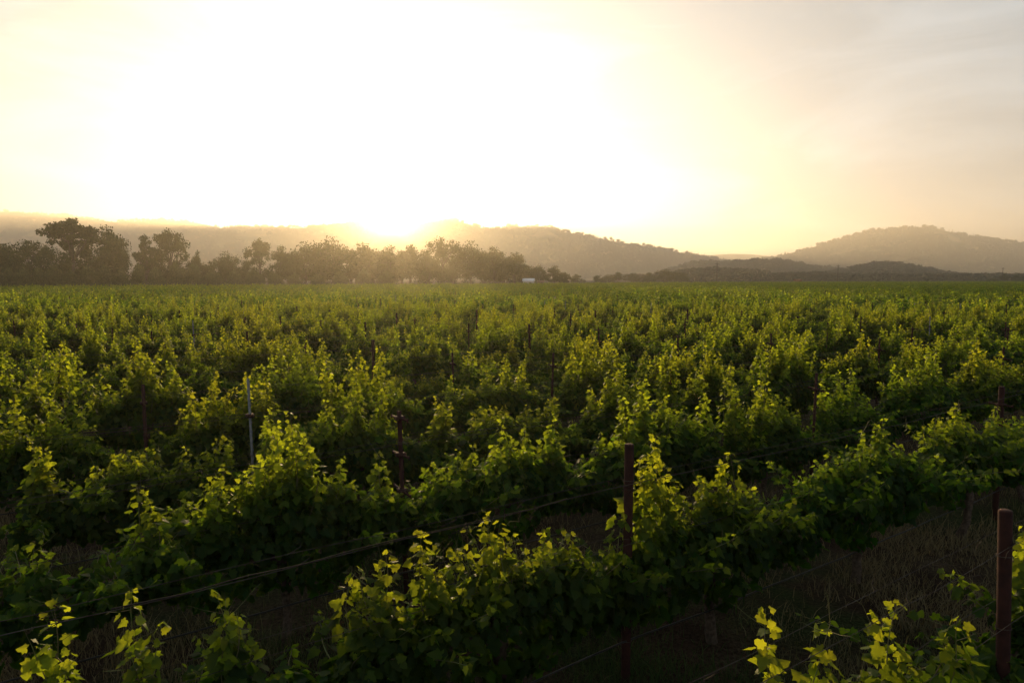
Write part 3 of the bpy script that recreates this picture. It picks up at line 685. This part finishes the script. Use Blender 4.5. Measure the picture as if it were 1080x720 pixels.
trees = [ # column, top row, width px, form, variant, extra depth, label
 (10,262,46,'bush',0,6,'dark bushy tree at the far left edge of the tree line'),
 (33,257,44,'umbrella',1,14,'flat-topped green tree left of the tall spreading tree'),
 (-8,259,40,'oak',1,22,'tree cut by the left edge of the picture'),
 (92,258,44,'bush',1,2,'dark low tree under the tall spreading tree'),
 (117,245,30,'oak',2,9,'round-topped tree leaning against the right side of the tall spreading tree'),
 (126,255,30,'bush',0,0,'dense dark tree right of the round-topped one'),
 (58,264,34,'bush',0,0,'dark bush filling the space under the tall tree, on its left'),
 (153,252,24,'airy',0,6,'thin airy tree with sky showing through its crown'),
 (182,249,34,'umbrella',0,4,'umbrella-shaped tree with bare forks right of the thin airy tree'),
 (170,263,34,'bush',1,10,'dark bush behind the thin airy tree'),
 (211,268,14,'oak',0,2,'small tree leaning right of the umbrella-shaped tree'),
 (205,276,30,'bush',0,8,'low bush below the small leaning tree'),
 (238,269,30,'oak',1,2,'lone rounded tree in the gap of the left tree line'),
 (275,258,28,'umbrella',0,3,'open-crowned tree at the left of the sunlit group'),
 (262,276,28,'bush',1,12,'low bush under the open-crowned tree'),
 (297,263,26,'oak',0,0,'rounded dark tree right of the open-crowned tree'),
 (322,260,38,'oak',1,6,'wide golden-lit tree left of the large sunlit dome'),
 (353,255,42,'oak',1,0,'large dome-shaped tree glowing orange left of the sun'),
 (384,261,32,'oak',2,8,'golden tree just below and left of the sun'),
 (412,263,34,'oak',0,4,'tree directly beneath the sun'),
 (434,262,30,'airy',1,10,'loose-crowned tree right below the sun'),
 (452,265,30,'bush',1,2,'low rounded tree between the sun and the tall forked tree'),
 (468,254,28,'umbrella',1,6,'tall tree with a forked top right of the sun'),
 (498,259,36,'oak',1,0,'dense round-headed tree right of the forked tree'),
 (522,264,32,'oak',0,8,'brown hazy tree right of the round-headed tree'),
 (542,270,28,'oak',2,0,'sloping tree at the right end of the tall group'),
 (480,272,30,'bush',0,12,'bush between the forked tree and the round-headed tree'),
 (340,272,30,'bush',0,14,'bush under the golden dome tree'),
 (312,270,34,'oak',2,20,'rounded tree filling the gap left of the large dome'),
 (370,268,36,'oak',0,18,'tree behind, between the large dome and the sun'),
 (400,269,34,'bush',1,20,'low crown behind, just left of the sun'),
 (424,269,36,'oak',2,22,'low crown behind, just right of the sun'),
 (447,271,34,'oak',1,22,'hazy low crown behind, left of the forked tree'),
 (512,269,38,'oak',2,22,'hazy crown behind, right of the round-headed tree'),
 (532,275,34,'bush',0,16,'bush in front of the sloping end of the tall group'),
 (555,281,24,'bush',1,16,'low bush behind the white-roofed shed'),
 (222,281,30,'bush',1,10,'low bush left of the lone rounded tree'),
 (248,283,30,'bush',0,10,'low bush right of the lone rounded tree'),
 (568,281,18,'oak',1,10,'small tree above the white-roofed shed'),
 (584,282,22,'oak',0,14,'wide low tree right of the white-roofed shed'),
 (595,288,12,'bush',1,8,'small dark tree ending the low group right of the shed'),
 (608,290,14,'oak',0,90,'faint distant tree right of the shed group'),
 (630,291,12,'bush',0,60,'small round distant tree standing alone'),
 (652,288,14,'airy',0,110,'pale thin distant tree in the middle of the horizon'),
 (667,289,16,'oak',2,110,'pale distant tree beside the thin one'),
 (642,291,16,'oak',1,120,'faint low tree left of the thin distant tree'),
 (684,288,16,'bush',1,70,'dark rounded tree, left one of the dark clump in mid horizon'),
 (702,285,22,'oak',1,75,'widest tree of the dark clump in mid horizon'),
 (718,288,14,'bush',0,80,'right-hand tree of the dark clump in mid horizon'),
 (1058,289,9,'airy',0,60,'narrow dark tree near the right end of the horizon'),
 (1071,289.5,11,'oak',0,55,'dark tree beside the narrow one at the far right'),
 (1045,294,12,'bush',0,40,'low dark bush at the right end of the vineyard'),
]
for (x, ty, w, f, vi, ex, lab) in trees:
    D = Dx(min(x, 720))+ex+(60 if x > 1000 else 0); X, Y = at(x, D); Ht = top_h(ty, D)*1.10; wd = w/FPX*D*(1.28 if 285 < x < 560 else 1.22)
    sxy = wd/PW[f][vi]; r = random.Random(int(x)+40)
    thing('shrub' if f == 'bush' and Ht < 5 else 'tree', protoT[f][vi], (X, Y, 0), r.uniform(0, 6.28), lab, 'tree', 'trees along the far edge of the vineyard', (sxy, sxy, Ht/15))
# the tall spreading tree at the left: its own shape
D = 190; X, Y = at(77, D)
tall = make_tree(911, top_h(227, D), 50/FPX*D, 'umbrella', 1.5)
thing('tree', tall, (X, Y, 0), 2.1, 'tallest tree, with a wide spreading crown, at the left of the tree line', 'tree', 'trees along the far edge of the vineyard')
# shrubs fringing the field
protoS = [make_tree(700+i, 4, 5.5, 'bush', 1.0, M_shrub) for i in range(3)]
sr = random.Random(9)
xs_ = [-6,12,28,44,60,77,95,112,130,148,166,186,206,226,247,268,290,312,336,360,384,408]
for i, x in enumerate(xs_):
    D = Dx(x)-9+sr.uniform(-1.5, 1.5); X, Y = at(x, D); hh = top_h(sr.uniform(278, 287) if x < 215 else sr.uniform(284, 289), D)
    thing('shrub', protoS[i % 3], (X, Y, 0), sr.uniform(0, 6.28), '%s olive-green shrub from the left in the fringe under the tree line' % ordw(i+1), 'shrub', 'shrubs fringing the field', (sr.uniform(.95, 1.2)*D*18/FPX/5.5, D*16/FPX/5.5, hh/4))

# ------------------------------------------------------------------ sheds, house, poles
def gable(w, d, h, rh, wallm, roofm, windows=1):
    a = MB(); hw, hd = w/2, d/2
    a.box(-hw, -hd, -.1, hw, hd, h)
    a.add([(-hw,-hd,h),(-hw,hd,h),(-hw,0,h+rh),(hw,-hd,h),(hw,hd,h),(hw,0,h+rh)], [(0,2,1),(3,4,5)])
    rf = MB(); e = .35
    for sy in (-1, 1):
        v = [(-hw-e, sy*(hd+e), h-rh*e/hd+.03), (hw+e, sy*(hd+e), h-rh*e/hd+.03), (hw+e, 0, h+rh+.04), (-hw-e, 0, h+rh+.04)]
        v2 = [(p[0], p[1], p[2]+.10) for p in v]
        q = [(0,1,2,3),(4,7,6,5),(0,4,5,1),(1,5,6,2),(2,6,7,3),(3,7,4,0)]
        rf.add(v+v2, [t for a_,b,c,dd in q for t in ((a_,b,c),(a_,c,dd))])
    for i in range(int(w/.6)): rf.box(-hw+i*.6, -.03, h+rh+.12, -hw+i*.6+.04, .03, h+rh+.17)
    dr = MB(); dr.box(-.5+w*.2, -hd-.05, -.05, .5+w*.2, -hd-.003, min(2.1, h-.1))
    parts = [('wall', a.mesh('wall', [wallm])), ('roof', rf.mesh('roof', [roofm])), ('door', dr.mesh('door', [M_pole]))]
    for i in range(windows):
        wi = MB(); x = -hw+.8+i*1.6; wi.box(x, -hd-.04, 1.0, x+.9, -hd-.003, min(1.9, h-.3)); parts.append(('window', wi.mesh('window', [M_dark])))
    return parts
X, Y = at(557.5, 300); thing('shed', gable(4.6, 4.2, 2.75, .95, M_wallw, M_roofw, 1), (X, Y, 0), -.12, 'white-roofed shed at the far edge of the vineyard under the trees', 'shed')
X, Y = at(570, 302); thing('shed', gable(2.6, 2.6, 2.4, .4, M_wall, M_wall, 0), (X, Y, 0), .1, 'small brown shed just right of the white-roofed one', 'shed')
X, Y = at(840, 378); thing('shed', gable(3.2, 3, 2.9, .5, M_roofr, M_roofr, 0), (X, Y, 0), .05, 'small rust-red shed standing above the vines at the right', 'shed')
def on_hill(H, x, r):
    X, Y = H.xy(np.array([x*1.]), np.array([r])); Z = H.h(np.array([x*1.]), np.array([r])); return float(X[0]), float(Y[0]), float(Z[0])-.3
thing('house', gable(9, 8, 4, 2, M_wallw, M_roofw, 3), on_hill(H_knoll, 928, -.42), .1, 'tiny pale house among the trees of the right knoll', 'house')
thing('house', gable(14, 9, 5, 2.5, M_wallw, M_roofr, 4), on_hill(H_left, 616, -.45), .15, 'tiny pale house in the clearing on the long ridge', 'house')
def pole(H):
    a = MB(); a.tube([(0,0,-.5),(0,0,H*.5),(0,0,H)], [.19,.16,.12], 8); c = MB(); c.box(-1.2,-.16,H-.75,1.2,-.06,H-.60)
    d = MB()
    for x in (-1.1, -.45, .45, 1.1): d.tube([(x,-.11,H-.6),(x,-.11,H-.5),(x,-.11,H-.42)], [.03,.06,.03], 6)
    c.tube([(-.7,-.11,H-.7),(0,-.13,H-1.5)], .03, 4); c.tube([(.7,-.11,H-.7),(0,-.13,H-1.5)], .03, 4)
    return [('pole', a.mesh('pole', [M_pole], True)), ('cross_arm', c.mesh('cross_arm', [M_pole])), ('insulators', d.mesh('insulators', [M_galv]))]
for x, ty, D, lab in ((755,277,350,'utility pole left of the middle of the right-hand hills'), (882,279,400,'utility pole rising in front of the right-hand knoll'), (1055,282,430,'utility pole near the right edge of the horizon')):
    X, Y = at(x, D); thing('utility_pole', pole(top_h(ty, D)), (X, Y, 0), .2, lab, 'utility pole', 'utility poles along the far side of the field')

# ------------------------------------------------------------------ haze
mb = MB(); mb.box(-6500, -520, -3.0, 6500, 6900, 325)
hm = bpy.data.materials.new('haze'); hm.use_nodes = True; n, l = hm.node_tree.nodes, hm.node_tree.links; n.clear()
pv = n.new('ShaderNodeVolumePrincipled'); pv.inputs['Color'].default_value = (1.0,.92,.80,1); pv.inputs['Density'].default_value = HAZE_DENSITY; pv.inputs['Anisotropy'].default_value = HAZE_G
oo = n.new('ShaderNodeOutputMaterial'); pv.inputs['Density'].default_value = HAZE_DENSITY*.93
pw = n.new('ShaderNodeVolumePrincipled'); pw.inputs['Color'].default_value = (1,.84,.60,1); pw.inputs['Density'].default_value = HAZE_DENSITY*.07; pw.inputs['Anisotropy'].default_value = .88
ad = n.new('ShaderNodeAddShader'); l.new(pv.outputs[0], ad.inputs[0]); l.new(pw.outputs[0], ad.inputs[1]); l.new(ad.outputs[0], oo.inputs['Volume'])
tag(link('haze', mb.mesh('haze', [hm])), 'warm evening haze over the valley', 'haze', kind='stuff')
